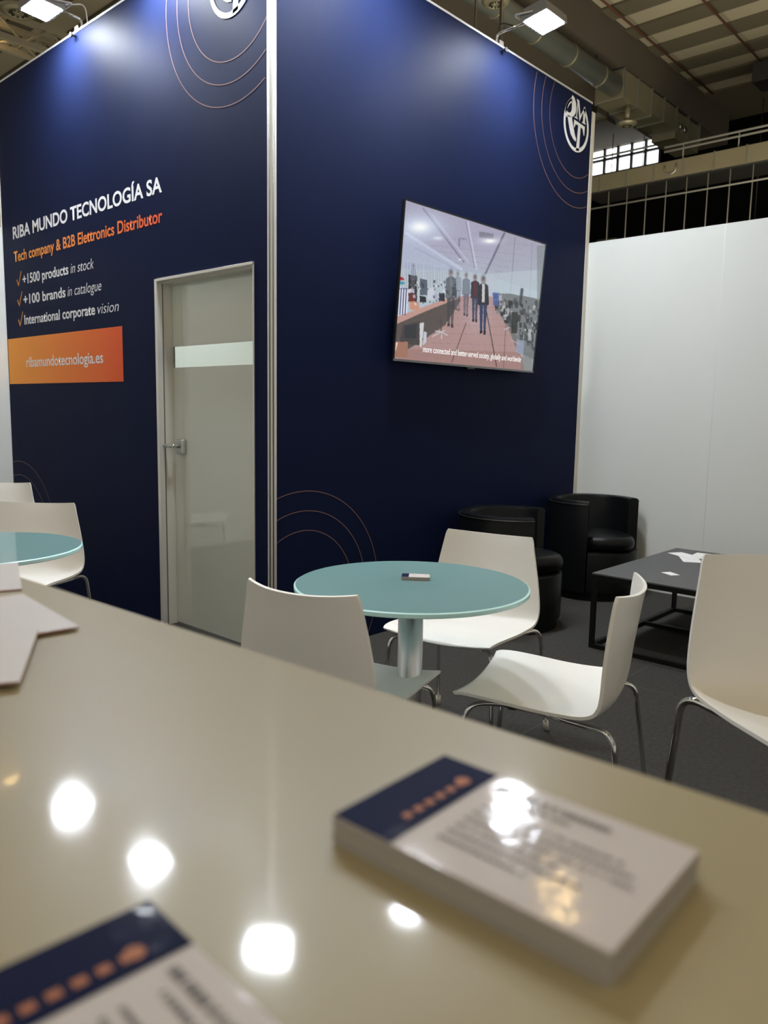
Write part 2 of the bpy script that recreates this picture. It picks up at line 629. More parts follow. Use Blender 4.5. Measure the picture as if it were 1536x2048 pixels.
def logo(mw, parent, R=0.175):
    """round monogram: ring shaped by an R on the left, M upper right, T through the centre"""
    m_ = MB()
    d = 0.003

    def arc(cx, cy, r_out0, r_out1, w0, w1, a0, a1, n=40):
        for k in range(n):
            t0, t1 = k / n, (k + 1) / n
            q = []
            for t in (t0, t1):
                a = math.radians(a0 + (a1 - a0) * t)
                ro = r_out0 + (r_out1 - r_out0) * t
                w = w0 + (w1 - w0) * t
                q.append(((cx + ro * math.cos(a)), (cy + ro * math.sin(a)), (cx + (ro - w) * math.cos(a)),
                          (cy + (ro - w) * math.sin(a))))
            P = [(q[0][0], q[0][1]), (q[1][0], q[1][1]), (q[1][2], q[1][3]), (q[0][2], q[0][3])]
            m_.quad([mw @ Vector((p[0] * R, p[1] * R, d)) for p in P], 'print_white')

    def P(pts):
        m_.quad([mw @ Vector((p[0] * R, p[1] * R, d)) for p in pts], 'print_white')

    arc(0, 0, 1, 1, 0.14, 0.14, 117, 270, 60)       # left side of the ring, from the top of the R round to the foot
    arc(0, 0, 1, 1, 0.13, 0.16, 57, -90, 50)        # right side of the ring up to the shoulder of the M
    # R: bowl with its teardrop counter, then the sweeping leg
    P([(-.52, .86), (-.41, 1.02), (-.25, .97), (-.11, .81), (-.07, .62), (-.09, .48), (-.16, .35), (-.28, .26), (-.37, .20),
       (-.60, .17), (-.80, .10), (-.90, .30), (-.78, .32), (-.58, .31), (-.47, .38), (-.42, .49), (-.42, .65), (-.45, .80)])
    P([(-.45, .80), (-.62, .68), (-.74, .50), (-.78, .32), (-.92, .30), (-.85, .55), (-.70, .74), (-.52, .88)])
    P([(-.74, .20), (-.64, -.02), (-.55, -.22), (-.42, -.43), (-.21, -.57), (.0, -.62), (.02, -.49), (-.06, -.42),
       (-.24, -.11), (-.34, .10), (-.37, .21)])
    # M
    P([(-.08, .98), (.13, .97), (.28, .45), (.55, .80), (.60, .88), (.66, .76), (.66, .30), (.74, .21), (.42, .21), (.50, .30),
       (.50, .64), (.22, .20), (.06, .80), (.01, .33), (.10, .25), (-.22, .25), (-.05, .33), (.00, .85)])
    # T
    P([(-.20, .17), (.68, .12), (.66, -.24), (.60, -.22), (.50, -.02), (.34, .02), (.29, -.90), (.05, -.95), (.14, .03),
       (-.06, .03), (-.15, -.12), (-.20, -.12)])
    return m_.build('round_monogram', parent, label='white round monogram of the letters R, M and T')


logo(Matrix.Translation((0, 0.29, 3.252)) @ LEFTM, wl)
logo(Matrix.Translation((2.716, 0, 3.250)) @ RIGHTM, wr)

# ------------------------------------------------------------------ hall shell
HX0, HX1 = -6.0, 17.6
mb = MB()
z0 = 9.0
x = 12.81
while x > HX0:
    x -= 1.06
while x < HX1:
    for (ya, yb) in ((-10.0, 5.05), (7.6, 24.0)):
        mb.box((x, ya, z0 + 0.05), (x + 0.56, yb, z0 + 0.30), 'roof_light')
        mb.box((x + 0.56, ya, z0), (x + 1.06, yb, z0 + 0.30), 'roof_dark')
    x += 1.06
mb.box((HX0, 5.05, z0 + 0.3), (20, 7.6, z0 + 0.5), 'roof_dark')
mb.box((HX1, -10, z0 + 0.1), (20.2, 24, z0 + 0.5), 'roof_dark')
struct(mb.build('ceiling'), 'ribbed concrete roof of the exhibition hall')
mb = MB()
mb.box((-6, 5.05, 8.30), (19.4, 6.40, 9.35), 'beam')
struct(mb.build('trim_4'), 'deep concrete roof beam above the round duct')
mb = MB()
mb.box((3.6, -10, 8.75), (4.1, 5.0, 9.3), 'roof_dark')
mb.box((3.6, 7.6, 8.6), (4.2, 24, 9.3), 'beam')
struct(mb.build('trim_5'), 'cross beam of the hall roof')
mb = MB()
mb.box((20.0, -10, 0), (20.2, 24, 7.95), 'black_wall')
mb.box((20.0, -10, 7.95), (20.2, 7.15, 9.5), 'black_wall')
mb.box((20.0, 10.15, 7.95), (20.2, 24, 9.5), 'black_wall')
mb.box((20.0, 7.15, 9.25), (20.2, 10.15, 9.5), 'beam')
struct(mb.build('wall_far'), 'dark far wall of the hall')
mb = MB()
mb.box((-6, 24.0, 0), (20.2, 24.2, 9.5), 'beam')
struct(mb.build('wall_hall_left'), 'dim brown side wall of the hall')
# daylight window in the far wall
wn = struct(empty('window_1', (20.0, 8.65, 7.95)), 'bright daylit window high in the far hall wall')
mb = MB()
mb.box((0.1, -1.5, 0), (0.12, 1.5, 1.30), 'daylight')
mb.build('pane', wn)
mb = MB()
for k in range(8):
    yy = -1.5 + k * 3.0 / 7
    mb.box((-0.02, yy - 0.035, 0), (0.05, yy + 0.035, 1.30), 'dark_steel')
for zz in (0.0, 0.42, 0.84, 1.27):
    mb.box((-0.03, -1.5, zz - 0.03), (0.055, 1.5, zz + 0.03), 'dark_steel')
mb.build('window_frame', wn)

# ------------------------------------------------------------------ hall services
t = tag(empty('round_duct', (9.0, 5.2, 7.95)), 'round grey ventilation duct hanging under the concrete roof beam', 'duct')
mb = MB()
mb.tube([(-6, 0, 0), (4.27, 0, 0)], 0.20, 'duct_green', seg=32)
mb.build('pipe', t)
for xx in (-4.8, -3.6, -2.4, -1.2, 0, 1.2, 2.4, 3.6):
    mb = MB()
    mb.tube([(xx - 0.02, 0, 0), (xx + 0.02, 0, 0)], 0.212, 'duct', seg=32)
    mb.build('joint_ring', t)
for xx in (-2.5, 0.5, 3.5):
    mb = MB()
    mb.tube([(xx, 0, 0.2), (xx, 0, 0.35)], 0.012, 'dark_steel', seg=6)
    mb.build('hanger', t)

t = tag(empty('duct_box', (13.3, 5.0, 7.75)), 'rectangular sheet metal duct box at the end of the round duct', 'duct')
mb = MB()
mb.box((0, 0.0, -0.05), (1.35, 0.62, 0.50), 'duct')
mb.box((1.35, 0.0, 0.02), (2.7, 0.6, 0.47), 'duct')
mb.box((2.7, 0.02, -0.15), (4.1, 0.58, 0.45), 'duct')
mb.build('casing', t, bevel=0.01)
for xx in (0.02, 0.7, 1.35, 2.0, 2.7, 3.4, 4.08):
    mb = MB()
    mb.box((xx - 0.012, -0.02, -0.07 if xx < 1.4 else -0.01), (xx + 0.012, 0.64, 0.52), 'duct_green')
    mb.build('flange', t)
for xx in (2.95, 3.2):
    mb = MB()
    mb.tube([(xx, -0.03, 0.15), (xx, 0.02, 0.15)], 0.07, 'steel', seg=16)
    mb.build('port', t)


def diffuser(loc, r, cyl, label):
    t = tag(empty('ceiling_diffuser', loc), label, 'vent', 'round ceiling diffusers')
    m_ = MB()
    m_.lathe([(0.02, 0.03), (r * .25, 0.0), (r * .30, 0.03), (r * .45, 0.03), (r * .5, 0.0), (r * .7, 0.0),
              (r, 0.05), (r, 0.07), (r * .4, 0.12), (0.0, 0.12)], 'duct', 32)
    m_.build('disc', t)
    m_ = MB()
    m_.tube([(0, 0, 0.1), (0, 0, cyl)], r * .28, 'duct', seg=20)
    m_.build('neck', t)
    for k in range(10):
        m_ = MB()
        a = k * PI / 5
        m_.box((r * .32, -0.012, -0.004), (r * .47, 0.012, 0.028), 'dark_steel', Matrix.Rotation(a, 4, 'Z'))
        m_.build('vane', t)
    return t


diffuser((13.79, 5.12, 7.28), 0.21, 0.415, 'round diffuser under the sheet metal duct box')
diffuser((8.25, 4.66, 7.5), 0.215, 1.4, 'round diffuser above the top edge of the right navy wall')
diffuser((3.45, 10.55, 7.45), 0.30, 1.4, 'round diffuser in the top left corner of the hall view')

t = tag(empty('long_duct', (14.0, 6.2, 6.13)), 'long rectangular metal duct crossing the hall in front of the dark wall', 'duct')
mb = MB()
mb.box((0, -15, 0), (0.9, 0, 0.34), 'duct')
mb.build('casing', t, bevel=0.008)
for k in range(14):
    yy = -0.4 - k * 0.62
    mb = MB()
    mb.box((-0.012, yy - 0.012, -0.012), (0.912, yy + 0.012, 0.352), 'duct_green')
    mb.build('flange', t)
mb = MB()
mb.box((0.0, -15, -0.03), (0.9, 0, -0.001), 'dark_steel')
mb.build('underside', t)
# emblem like round fitting on the duct
mb = MB()
mb.tube(fillet([(-0.02, -1.88, 0.26), (-0.02, -1.86, 0.10), (-0.02, -2.02, 0.06), (-0.02, -2.12, 0.12), (-0.02, -2.12, 0.26)],
               0.06), 0.014, 'steel', seg=8)
mb.build('handle', t)

t = tag(empty('cable_railing', (14.1, 6.0, 6.79)), 'pair of thin metal rails running above the long duct', 'rail')
for zz in (0.0, -0.09):
    mb = MB()
    mb.tube([(0, -1.6, zz), (0, -12, zz)], 0.022, 'rod', seg=8)
    mb.build('rail', t)
for k in range(8):
    mb = MB()
    mb.tube([(0, -2.0 - k * 1.1, -0.30), (0, -2.0 - k * 1.1, 0.0)], 0.012, 'rod', seg=6)
    mb.build('post', t)

t = tag(empty('hanging_grid', (14.0, 6.0, 5.78)), 'row of thin vertical rods hanging from a rail under the long duct', 'grid')
mb = MB()
mb.tube([(0, 0.1, 0), (0, -9, 0)], 0.018, 'rod', seg=8)
mb.build('rail', t)
pz = []
for k in range(16):
    yy = -0.0 - 0.43 * k
    mb = MB()
    mb.tube([(0.02, yy, 0.31), (0.02, yy, -2.6)], 0.011, 'rod', seg=6)
    mb.build('rod', t)

for loc, lab in (((19.0, 8.10, 6.14), 'small warm lamp glowing low beside the end of the navy wall'),
                 ((19.0, 4.10, 6.08), 'small warm lamp glowing just above the white wall on the right')):
    t = tag(empty('distant_lamp', loc), lab, 'lamp', 'warm lamps far off in the dark hall')
    mb = MB()
    mb.box((-0.06, -0.26, 0), (0.06, 0.26, 0.05), 'smalllight')
    mb.build('lens', t)
    mb = MB()
    mb.box((-0.09, -0.30, 0.05), (0.09, 0.30, 0.10), 'dark_steel')
    mb.build('housing', t)
    mb = MB()
    mb.tube([(0, 0, 0.1), (0, 0, 9.1 - loc[2])], 0.012, 'dark_steel', seg=6)
    mb.build('hanger', t)

for k, (yy, lab) in enumerate(((4.78, 'thin red-brown pipe under the roof beside the big beam'),
                               (3.36, 'thin red-brown pipe under the roof ending at a dark box'))):
    mb = MB()
    mb.tube([(6, yy, 8.93), (17.5, yy, 8.93)], 0.022, 'rust', seg=8)
    tag(mb.build('roof_pipe'), lab, 'pipe')
mb = MB()
mb.box((16.3, 3.0, 8.5), (17.0, 3.5, 8.9), 'dark_steel')
mb.tube([(16.65, 3.3, 8.9), (16.65, 3.3, 9.0)], 0.03, 'dark_steel', seg=8)
tag(mb.build('roof_box', bevel=0.02), 'dark box fixed under the roof at the right edge', 'box')

# far left roof services
t = tag(empty('lattice_beam', (4.0, 12.8, 8.0)), 'pale lattice box beam below the roof at the far left', 'beam')
mb = MB()
for yy in (0.0, 0.5):
    for zz in (0.0, 0.4):
        mb.box((-10, yy - 0.05, zz - 0.05), (12, yy + 0.05, zz + 0.05), 'beam_light')
mb.build('chord', t)
mb = MB()
n = 44
for k in range(n):
    xa = -10 + k * 0.5
    for yy in (0.0, 0.5):
        a, b = (0.0, 0.4) if k % 2 else (0.4, 0.0)
        mb.tube([(xa, yy, a), (xa + 0.5, yy, b)], 0.025, 'beam_light', seg=6)
    a, b = (0.0, 0.5) if k % 2 else (0.5, 0.0)
    mb.tube([(xa, a, 0), (xa + 0.5, b, 0)], 0.03, 'beam_light', seg=6)
mb.build('web', t)
for xx, lab in ((2.2, 'dark roof truss left of the left floodlight'), (6.2, 'dark roof truss right behind the left floodlight'),
                (9.2, 'dark roof truss hidden mostly by the navy cabin')):
    mb = MB()
    for zz in (8.25, 8.75):
        mb.box((xx, 7.7, zz - 0.05), (xx + 0.10, 24, zz + 0.05), 'duct_green')
    for k in range(26):
        ya = 7.7 + k * 0.6
        mb.tube([(xx + .05, ya, 8.25 if k % 2 else 8.75), (xx + .05, ya + 0.6, 8.75 if k % 2 else 8.25)], 0.03,
                'duct_green', seg=6)
    tag(mb.build('roof_truss'), lab, 'truss', 'roof trusses over the left of the hall')

# lattice truss near the window
t = MB()
for zz in (7.55, 7.85):
    t.box((18.6, 6.2, zz - 0.03), (18.66, 12, zz + 0.03), 'rod')
for k in range(20):
    ya = 6.2 + k * 0.29
    t.tube([(18.63, ya, 7.55 if k % 2 else 7.85), (18.63, ya + 0.29, 7.85 if k % 2 else 7.55)], 0.018, 'rod', seg=6)
for ya in (7.0, 10.5):
    t.tube([(18.63, ya, 7.85), (18.63, ya, 9.095)], 0.012, 'rod', seg=6)
tag(t.build('lighting_truss'), 'slim silver lattice truss in front of the bright window', 'truss')
for y_, z_ in ((7.4, 8.35),):
    mb = MB()
    mb.tube([(19.2, 5.4, 8.62), (19.2, 12, 8.62)], 0.03, 'rod', seg=8)
    tag(mb.build('window_pipe'), 'horizontal pipe crossing the bright window', 'pipe')

# suspended cables and thin hanger rods above the right wall
for (xx, yy, lab) in ((7.95, 4.33, 'dark hanger pole beside the round diffuser above the right wall'),
                      (7.6, 4.55, 'thinner hanger pole left of the round diffuser')):
    mb = MB()
    mb.tube([(xx, yy, 5.0), (xx, yy, 9.0)], 0.03 if xx > 7.8 else 0.018, 'dark_steel', seg=8)
    tag(mb.build('hanger_pole'), lab, 'pole')

# warm high bay lamps of the hall: mirrored ones first, then unseen added ones
HB = [((3.7, 13.1, 8.6), 'warm high bay lamp beyond the left navy wall'),
      ((5.1, 7.3, 8.6), 'warm high bay lamp above the cabin, behind the big roof beam'),
      ((8.1, 2.7, 8.6), 'warm high bay lamp over the right part of the hall'),
      ((0.5, -6.0, 8.6), 'added unseen warm high bay lamp behind the counter to the right'),  # from here on unseen, added to light the chair backs from behind
      ((-4.5, -1.0, 8.6), 'added unseen warm high bay lamp over the booth aisle on the left'),
      ((6.5, -6.0, 8.6), 'added unseen warm high bay lamp far right behind the white wall'),
      ((-4.5, 6.0, 8.6), 'added unseen warm high bay lamp at the left above the next booth')]
proto = tag(empty('high_bay_lamp', HB[0][0]), HB[0][1], 'lamp', 'warm high bay lamps under the hall roof')
mb = MB()
mb.lathe([(0.0, 0.0), (0.20, 0.0), (0.20, 0.015), (0.0, 0.015)], 'highbay', 24)
mb.build('lens', proto)
mb = MB()
mb.lathe([(0.205, -0.03), (0.25, -0.04), (0.24, 0.05), (0.12, 0.25), (0.06, 0.30), (0.0, 0.30)], 'lamp_body', 24)
mb.build('reflector', proto)
mb = MB()
mb.tube([(0, 0, 0.3), (0, 0, 0.42)], 0.012, 'dark_steel', seg=6)
mb.build('hook', proto)
for loc, lab in HB[1:]:
    c = copy_tree(proto)
    c.location = loc
    c['label'] = lab

# ------------------------------------------------------------------ floodlights on the cabin walls
def floodlight(foot, out, offset, tilt, label, twist=0.0):
    """foot on the wall top; out = unit vector away from the wall; head held offset metres off the wall"""
    rz = math.atan2(out[1], out[0])
    t = tag(empty('floodlight', (foot[0], foot[1], BH + 0.012), rz), label, 'floodlight',
            'LED floodlights clamped to the top of the navy cabin')
    m_ = MB()
    m_.box((-0.055, -0.02, -0.06), (-0.045, 0.02, 0.03), 'alu')
    m_.box((0.010, -0.02, -0.06), (0.018, 0.02, 0.03), 'alu')
    m_.box((-0.055, -0.02, 0.0005), (0.018, 0.02, 0.008), 'alu')
    m_.build('clamp', t, bevel=0.002)
    m_ = MB()
    m_.tube([(0.018, 0, -0.03), (0.045, 0, -0.03)], 0.006, 'dark_steel', seg=8)
    m_.tube([(0.045, 0, -0.03), (0.055, 0, -0.03)], 0.014, 'dark_steel', seg=12)
    m_.build('clamp_screw', t)
    m_ = MB()
    m_.tube(fillet([(-0.02, 0, 0.008), (-0.02, 0, 0.08), (offset - 0.12, 0, 0.085)], 0.03), 0.008, 'chrome')
    m_.build('arm', t)
    hm = Matrix.Translation((offset, 0, 0.045)) @ Matrix.Rotation(twist, 4, 'Z') @ Matrix.Rotation(-tilt, 4, 'Y')
    m_ = MB()
    m_.box((-0.085, -0.115, 0.0), (0.085, 0.115, 0.045), 'lamp_body', hm)
    for k in range(9):
        yy = -0.10 + k * 0.025
        m_.box((-0.07, yy - 0.003, 0.045), (0.07, yy + 0.003, 0.07), 'lamp_body', hm)
    m_.build('housing', t)
    m_ = MB()
    P = [(-0.072, -0.10, -0.002), (0.072, -0.10, -0.002), (0.072, 0.10, -0.002), (-0.072, 0.10, -0.002)]
    m_.box((-0.072, -0.10, -0.002), (0.072, 0.10, -0.0002), 'lamp_face', hm)
    m_.build('led_panel', t, label='glowing white LED panel')
    m_ = MB()
    m_.tube([hm @ Vector(p) for p in fillet([(0, -0.118, 0.02), (-0.12, -0.125, 0.05), (-0.12, 0.125, 0.05), (0, 0.118, 0.02)],
                                            0.02)], 0.006, 'alu', seg=8)
    m_.build('bracket', t)
    m_ = MB()
    m_.tube(fillet([(offset - 0.1, 0.02, 0.125), (0.1, 0.05, 0.10), (-0.03, 0.03, 0.16), (-0.06, 0.02, -0.06), (-0.06, 0.02, -0.3)],
                   0.05), 0.004, 'print_white' if foot[0] < 0.5 else 'dark_steel', seg=6)
    m_.build('power_cable', t)
    return t


floodlight((0.02, 1.82), (-1, 0), 0.22, math.radians(4), 'LED floodlight on the left navy wall top, near its far end')
floodlight((0.02, 0.88), (-1, 0), 0.22, math.radians(4), 'LED floodlight on the left navy wall top, above the door')
floodlight((0.03, 0.02), (-0.75, -0.66), 0.24, math.radians(4), 'LED floodlight at the corner post of the navy cabin')
floodlight((0.62, 0.02), (0, -1), 0.43, math.radians(-10), 'LED floodlight on the right navy wall top, nearer the post')
floodlight((1.79, 0.02), (0, -1), 0.31, math.radians(8), 'glaring LED floodlight on the right navy wall top, left of the monogram')

# ------------------------------------------------------------------ television
tv = tag(empty('television', (1.483, -0.052, 1.525)), 'large flat television showing an office walkway, tilted forward on the navy wall',
         'television')
tilt = math.radians(4.2)
tv.rotation_euler = (tilt, 0, 0)
TW, THT = 1.405, 0.83
mb = MB()
mb.box((-TW / 2, -0.012, 0), (TW / 2, 0.004, THT), 'tv_body')
mb.box((-TW / 2 + 0.16, 0.004, 0.08), (TW / 2 - 0.16, 0.05, THT * .62), 'tv_body')
mb.build('casing', tv, bevel=0.004)
mb = MB()
for lo, hi in (((-TW / 2, -0.016, 0), (TW / 2, -0.012, 0.012)), ((-TW / 2, -0.016, THT - 0.008), (TW / 2, -0.012, THT)),
               ((-TW / 2, -0.016, 0.012), (-TW / 2 + 0.008, -0.012, THT - 0.008)),
               ((TW / 2 - 0.008, -0.016, 0.012), (TW / 2, -0.012, THT - 0.008))):
    mb.box(lo, hi, 'tv_bezel' if lo[2] < 0.5 and hi[2] < 0.1 else 'tv_body')
mb.build('bezel', tv)
mb = MB()
mb.box((-0.04, -0.018, -0.012), (0.04, 0.01, -0.0005), 'tv_body')
mb.build('sensor_foot', tv, bevel=0.003)
mb = MB()
mb.box((-0.18, 0.05, 0.35), (0.18, 0.075, 0.60), 'dark_steel')
mb.build('wall_bracket', tv)


def paint_screen():
    W, Hh = 352, 208
    src = np.array([(222, 118), (1412, 492), (1303, 1556), (125, 1466)], float)   # crop px: TL TR BR BL
    dst = np.array([(0, 0), (1, 0), (1, 1), (0, 1)], float)
    A = []
    B = []
    for (u, v), (x, y) in zip(dst, src):
        A.append([u, v, 1, 0, 0, 0, -u * x, -v * x]); B.append(x)
        A.append([0, 0, 0, u, v, 1, -u * y, -v * y]); B.append(y)
    h = np.linalg.solve(np.array(A), np.array(B))
    U, V = np.meshgrid((np.arange(W + 1)) / W, (np.arange(Hh + 1)) / Hh)
    D = h[6] * U + h[7] * V + 1
    X = (h[0] * U + h[1] * V + h[2]) / D
    Y = (h[3] * U + h[4] * V + h[5]) / D
    rng = np.random.RandomState(3)
    img = np.zeros(X.shape + (3,))
    img[:] = (166, 163, 186)
    t_ = np.clip((Y - 500) / 400, 0, 1)[..., None]
    img = img * (1 - t_) + np.array((176, 190, 202)) * t_

    def pmask(pts):
        m_ = np.zeros(X.shape, bool)
        n = len(pts)
        for i in range(n):
            x1, y1 = pts[i]
            x2, y2 = pts[(i + 1) % n]
            c = ((y1 > Y) != (y2 > Y))
            with np.errstate(divide='ignore', invalid='ignore'):
                xi = (x2 - x1) * (Y - y1) / (y2 - y1 + 1e-9) + x1
            m_ ^= c & (X < xi)
        return m_

    def P(pts, col, a=1.0):
        m_ = pmask(pts)
        img[m_] = img[m_] * (1 - a) + np.array(col, float) * a

    def L(x1, y1, x2, y2, w, col, a=1.0):
        dx, dy = x2 - x1, y2 - y1
        ln = math.hypot(dx, dy)
        tt = np.clip(((X - x1) * dx + (Y - y1) * dy) / ln ** 2, 0, 1)
        dd = np.hypot(X - (x1 + tt * dx), Y - (y1 + tt * dy))
        k = np.clip(1.5 - dd / w, 0, 1)[..., None] * a
        img[:] = img * (1 - k) + np.array(col, float) * k

    def E_(cx, cy, rx, ry, col, a=1.0, soft=1.0):
        q = ((X - cx) / rx) ** 2 + ((Y - cy) / ry) ** 2
        k = (np.exp(-q * soft))[..., None] * a
        img[:] = img * (1 - k) + np.array(col, float) * k

    # ceiling lines towards the vanishing point
    P([(150, 430), (260, 430), (700, 720), (180, 740)], (178, 190, 214), .55)
    P([(1070, 390), (1420, 490), (1380, 900), (920, 760)], (158, 160, 176), .45)
    L(375, 190, 720, 640, 6, (110, 108, 128), .7)
    L(450, 240, 760, 640, 4, (205, 203, 222), .7)
    L(755, 300, 830, 700, 7, (205, 203, 220), .7)
    L(740, 300, 812, 690, 3, (125, 122, 140), .7)
    L(1065, 395, 905, 740, 8, (88, 84, 98), .75)
    L(1155, 430, 1120, 880, 3, (120, 118, 130), .7)
    L(1300, 480, 1280, 960, 3, (135, 136, 148), .6)
    L(230, 400, 700, 700, 12, (196, 206, 230), .7)
    L(300, 520, 690, 720, 5, (150, 160, 186), .6)
    for yy in (440, 520, 575, 625, 665, 695):
        L(300 + (yy - 440) * 1.5, yy - 20, 1330 - (yy - 440) * 1.2, yy + 60, 2, (138, 136, 154), .45)
    P([(850, 380), (975, 400), (970, 445), (852, 430)], (118, 116, 132), .8)
    P([(675, 435), (745, 440), (742, 450), (690, 447), (688, 510), (675, 510)], (118, 116, 132), .7)
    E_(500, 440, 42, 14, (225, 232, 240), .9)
    # back wall
    P([(180, 700), (690, 720), (900, 740), (1370, 700), (1370, 980), (160, 960)], (186, 200, 208), .55)
    for k in range(26):
        xx = 190 + k * 19 + rng.rand() * 10
        L(xx, 640 + k * 3, xx, 900, 2.5, (110 + rng.rand() * 60,) * 2 + (130 + rng.rand() * 60,), .5)
    # floor
    P([(690, 930), (960, 930), (1120, 1100), (1240, 1560), (120, 1500), (250, 1390), (560, 1150)], (172, 140, 138))
    E_(840, 1080, 120, 160, (190, 168, 176), .6)
    P([(125, 1380), (1300, 1400), (1300, 1560), (125, 1500)], (140, 100, 90), .35)
    for k in range(9):
        yy = 1010 + k * k * 6.5
        L(560 - k * 30, yy, 1020 + k * 24, yy + 15, 1.8, (140, 110, 110), .45)
    L(740, 1160, 620, 1490, 3, (60, 40, 44), .8)
    L(915, 1060, 1000, 1520, 4, (58, 42, 48), .8)
    L(1080, 1120, 1060, 1530, 3, (90, 66, 70), .6)
    # left desk run
    P([(150, 1165), (670, 945), (700, 960), (560, 1180), (385, 1300), (240, 1390), (130, 1450)], (88, 80, 78))
    P([(150, 1110), (560, 955), (690, 930), (680, 948), (420, 1050), (148, 1172)], (190, 150, 140))
    P([(200, 1180), (345, 1150), (350, 1350), (170, 1340)], (70, 66, 68))
    P([(215, 1190), (320, 1170), (318, 1290), (215, 1290)], (52, 54, 60))
    P([(345, 1160), (383, 1160), (362, 1370), (345, 1360)], (205, 205, 206))
    P([(380, 1235), (408, 1240), (400, 1330), (372, 1350)], (190, 196, 206))
    P([(130, 1325), (246, 1322), (240, 1452), (125, 1462)], (160, 116, 98))
    P([(130, 1325), (160, 1330), (140, 1400), (127, 1400)], (225, 190, 170))
    for (x1, x2, y1, y2, c) in ((248, 322, 752, 980, (52, 48, 52)), (345, 410, 785, 925, (88, 96, 112)),
                                (246, 300, 870, 905, (205, 200, 210)), (250, 310, 905, 975, (110, 50, 52)),
                                (415, 470, 860, 960, (195, 202, 212)), (345, 400, 930, 985, (40, 40, 48)),
                                (170, 210, 770, 800, (170, 40, 50)), (170, 215, 805, 835, (70, 150, 170)),
                                (470, 505, 905, 970, (170, 176, 196)), (510, 560, 900, 975, (50, 50, 60)),
                                (600, 660, 850, 940, (70, 76, 86))):
        P([(x1, y1), (x2, y1 + 8), (x2, y2), (x1, y2)], c)
    P([(255, 975), (335, 985), (345, 1050), (262, 1050)], (200, 145, 122))
    for k in range(60):
        xx = 250 + rng.rand() * 430
        yy = 1030 - (xx - 170) * .2 - rng.rand() * 200 + (xx - 250) * .05
        s = 8 + rng.rand() * 14
        c = rng.choice([35, 60, 90, 200, 215])
        P([(xx, yy), (xx + s, yy), (xx + s, yy + s * 1.3), (xx, yy + s * 1.3)], (c, c + 4, c + 12), .75)
    P([(165, 862), (243, 868), (236, 1082), (152, 1104)], (225, 228, 240))
    for xx in (163, 184, 206, 228):
        L(xx + 3, 870, xx - 9, 1092, 4.5, (30, 36, 84), .9)
    L(160, 868, 242, 872, 3, (30, 36, 84), .9)
    # office chair
    L(525, 1130, 530, 1260, 5, (70, 68, 72), .9)
    for (a, b) in ((455, 1275), (480, 1228), (582, 1262), (560, 1222), (532, 1290)):
        L(530, 1235, a, b, 4, (205, 205, 210), .9)
    # right desks, clutter
    P([(960, 905), (1110, 905), (1370, 950), (1340, 1470), (1180, 1400), (1100, 1200), (1010, 1050)], (100, 104, 106), .8)
    for k in range(170):
        xx = 975 + rng.rand() * 385
        top = 905 + (xx - 975) * .15
        bot = 1010 + (xx - 975) * 1.1
        yy = top + rng.rand() * (min(bot, 1440) - top)
        s = 8 + rng.rand() * 22
        c = rng.choice([22, 35, 50, 70, 120, 190])
        P([(xx, yy), (xx + s, yy), (xx + s, yy + s * 2), (xx, yy + s * 2)], (c, c + 3, c + 6), .7)
    P([(968, 895), (1020, 898), (1015, 1010), (970, 1005)], (78, 100, 168), .8)
    L(1215, 870, 1200, 990, 12, (60, 62, 72), .85)
    P([(1125, 1060), (1180, 1060), (1175, 1240), (1125, 1240)], (40, 44, 40), .85)
    P([(1170, 1290), (1235, 1300), (1225, 1420), (1165, 1400)], (150, 160, 184), .8)
    L(1065, 1210, 1110, 1190, 4, (200, 200, 210), .8)
    L(1125, 1300, 1190, 1330, 4, (190, 170, 170), .8)
    P([(1340, 500), (1412, 494), (1303, 1556), (1200, 1540), (1215, 1440), (1345, 1380)], (110, 118, 116), .5)  # grey-green strip: reflection on the screen painted into the picture

    # walkers
    def man(cx, top, h_, coat, legs, a, shirt=None):
        w = h_ * .085
        E_(cx, top + h_ * .06, w * .42, h_ * .062, (60, 50, 50), a, 1.2)
        E_(cx + 1, top + h_ * .08, w * .30, h_ * .042, (170, 128, 116), a * .8, 1.2)
        P([(cx - w, top + h_ * .17), (cx - w * .3, top + h_ * .13), (cx + w * .3, top + h_ * .13), (cx + w, top + h_ * .17),
           (cx + w * 1.15, top + h_ * .50), (cx + w * .7, top + h_ * .52), (cx - w * .7, top + h_ * .52),
           (cx - w * 1.15, top + h_ * .50)], coat, a)
        if shirt:
            P([(cx - w * .25, top + h_ * .14), (cx + w * .30, top + h_ * .14), (cx + w * .25, top + h_ * .46),
               (cx - w * .3, top + h_ * .46)], shirt, a)
        P([(cx - w * .8, top + h_ * .50), (cx - w * .02, top + h_ * .50), (cx - w * .25, top + h_ * .97),
           (cx - w * .7, top + h_ * .97)], legs, a)
        P([(cx + w * .05, top + h_ * .50), (cx + w * .8, top + h_ * .50), (cx + w * .4, top + h_),
           (cx + w * .0, top + h_)], legs, a)
        P([(cx - w * .75, top + h_ * .95), (cx - w * .2, top + h_ * .95), (cx - w * .2, top + h_), (cx - w * .8, top + h_)],
          (34, 30, 34), a)
        P([(cx, top + h_ * .96), (cx + w * .5, top + h_ * .96), (cx + w * .5, top + h_ * 1.02), (cx, top + h_ * 1.02)],
          (34, 30, 34), a)

    man(290, 660, 260, (130, 138, 156), (120, 126, 140), .45)
    man(672, 720, 330, (110, 118, 138), (100, 100, 116), .45)
    man(612, 700, 490, (70, 76, 86), (62, 62, 70), .72, (120, 126, 128))
    man(742, 730, 365, (92, 98, 116), (84, 82, 96), .65)
    man(818, 745, 400, (50, 46, 56), (56, 64, 90), .95, (96, 44, 54))
    man(888, 755, 490, (42, 42, 52), (50, 62, 92), 1.0, (196, 196, 196))
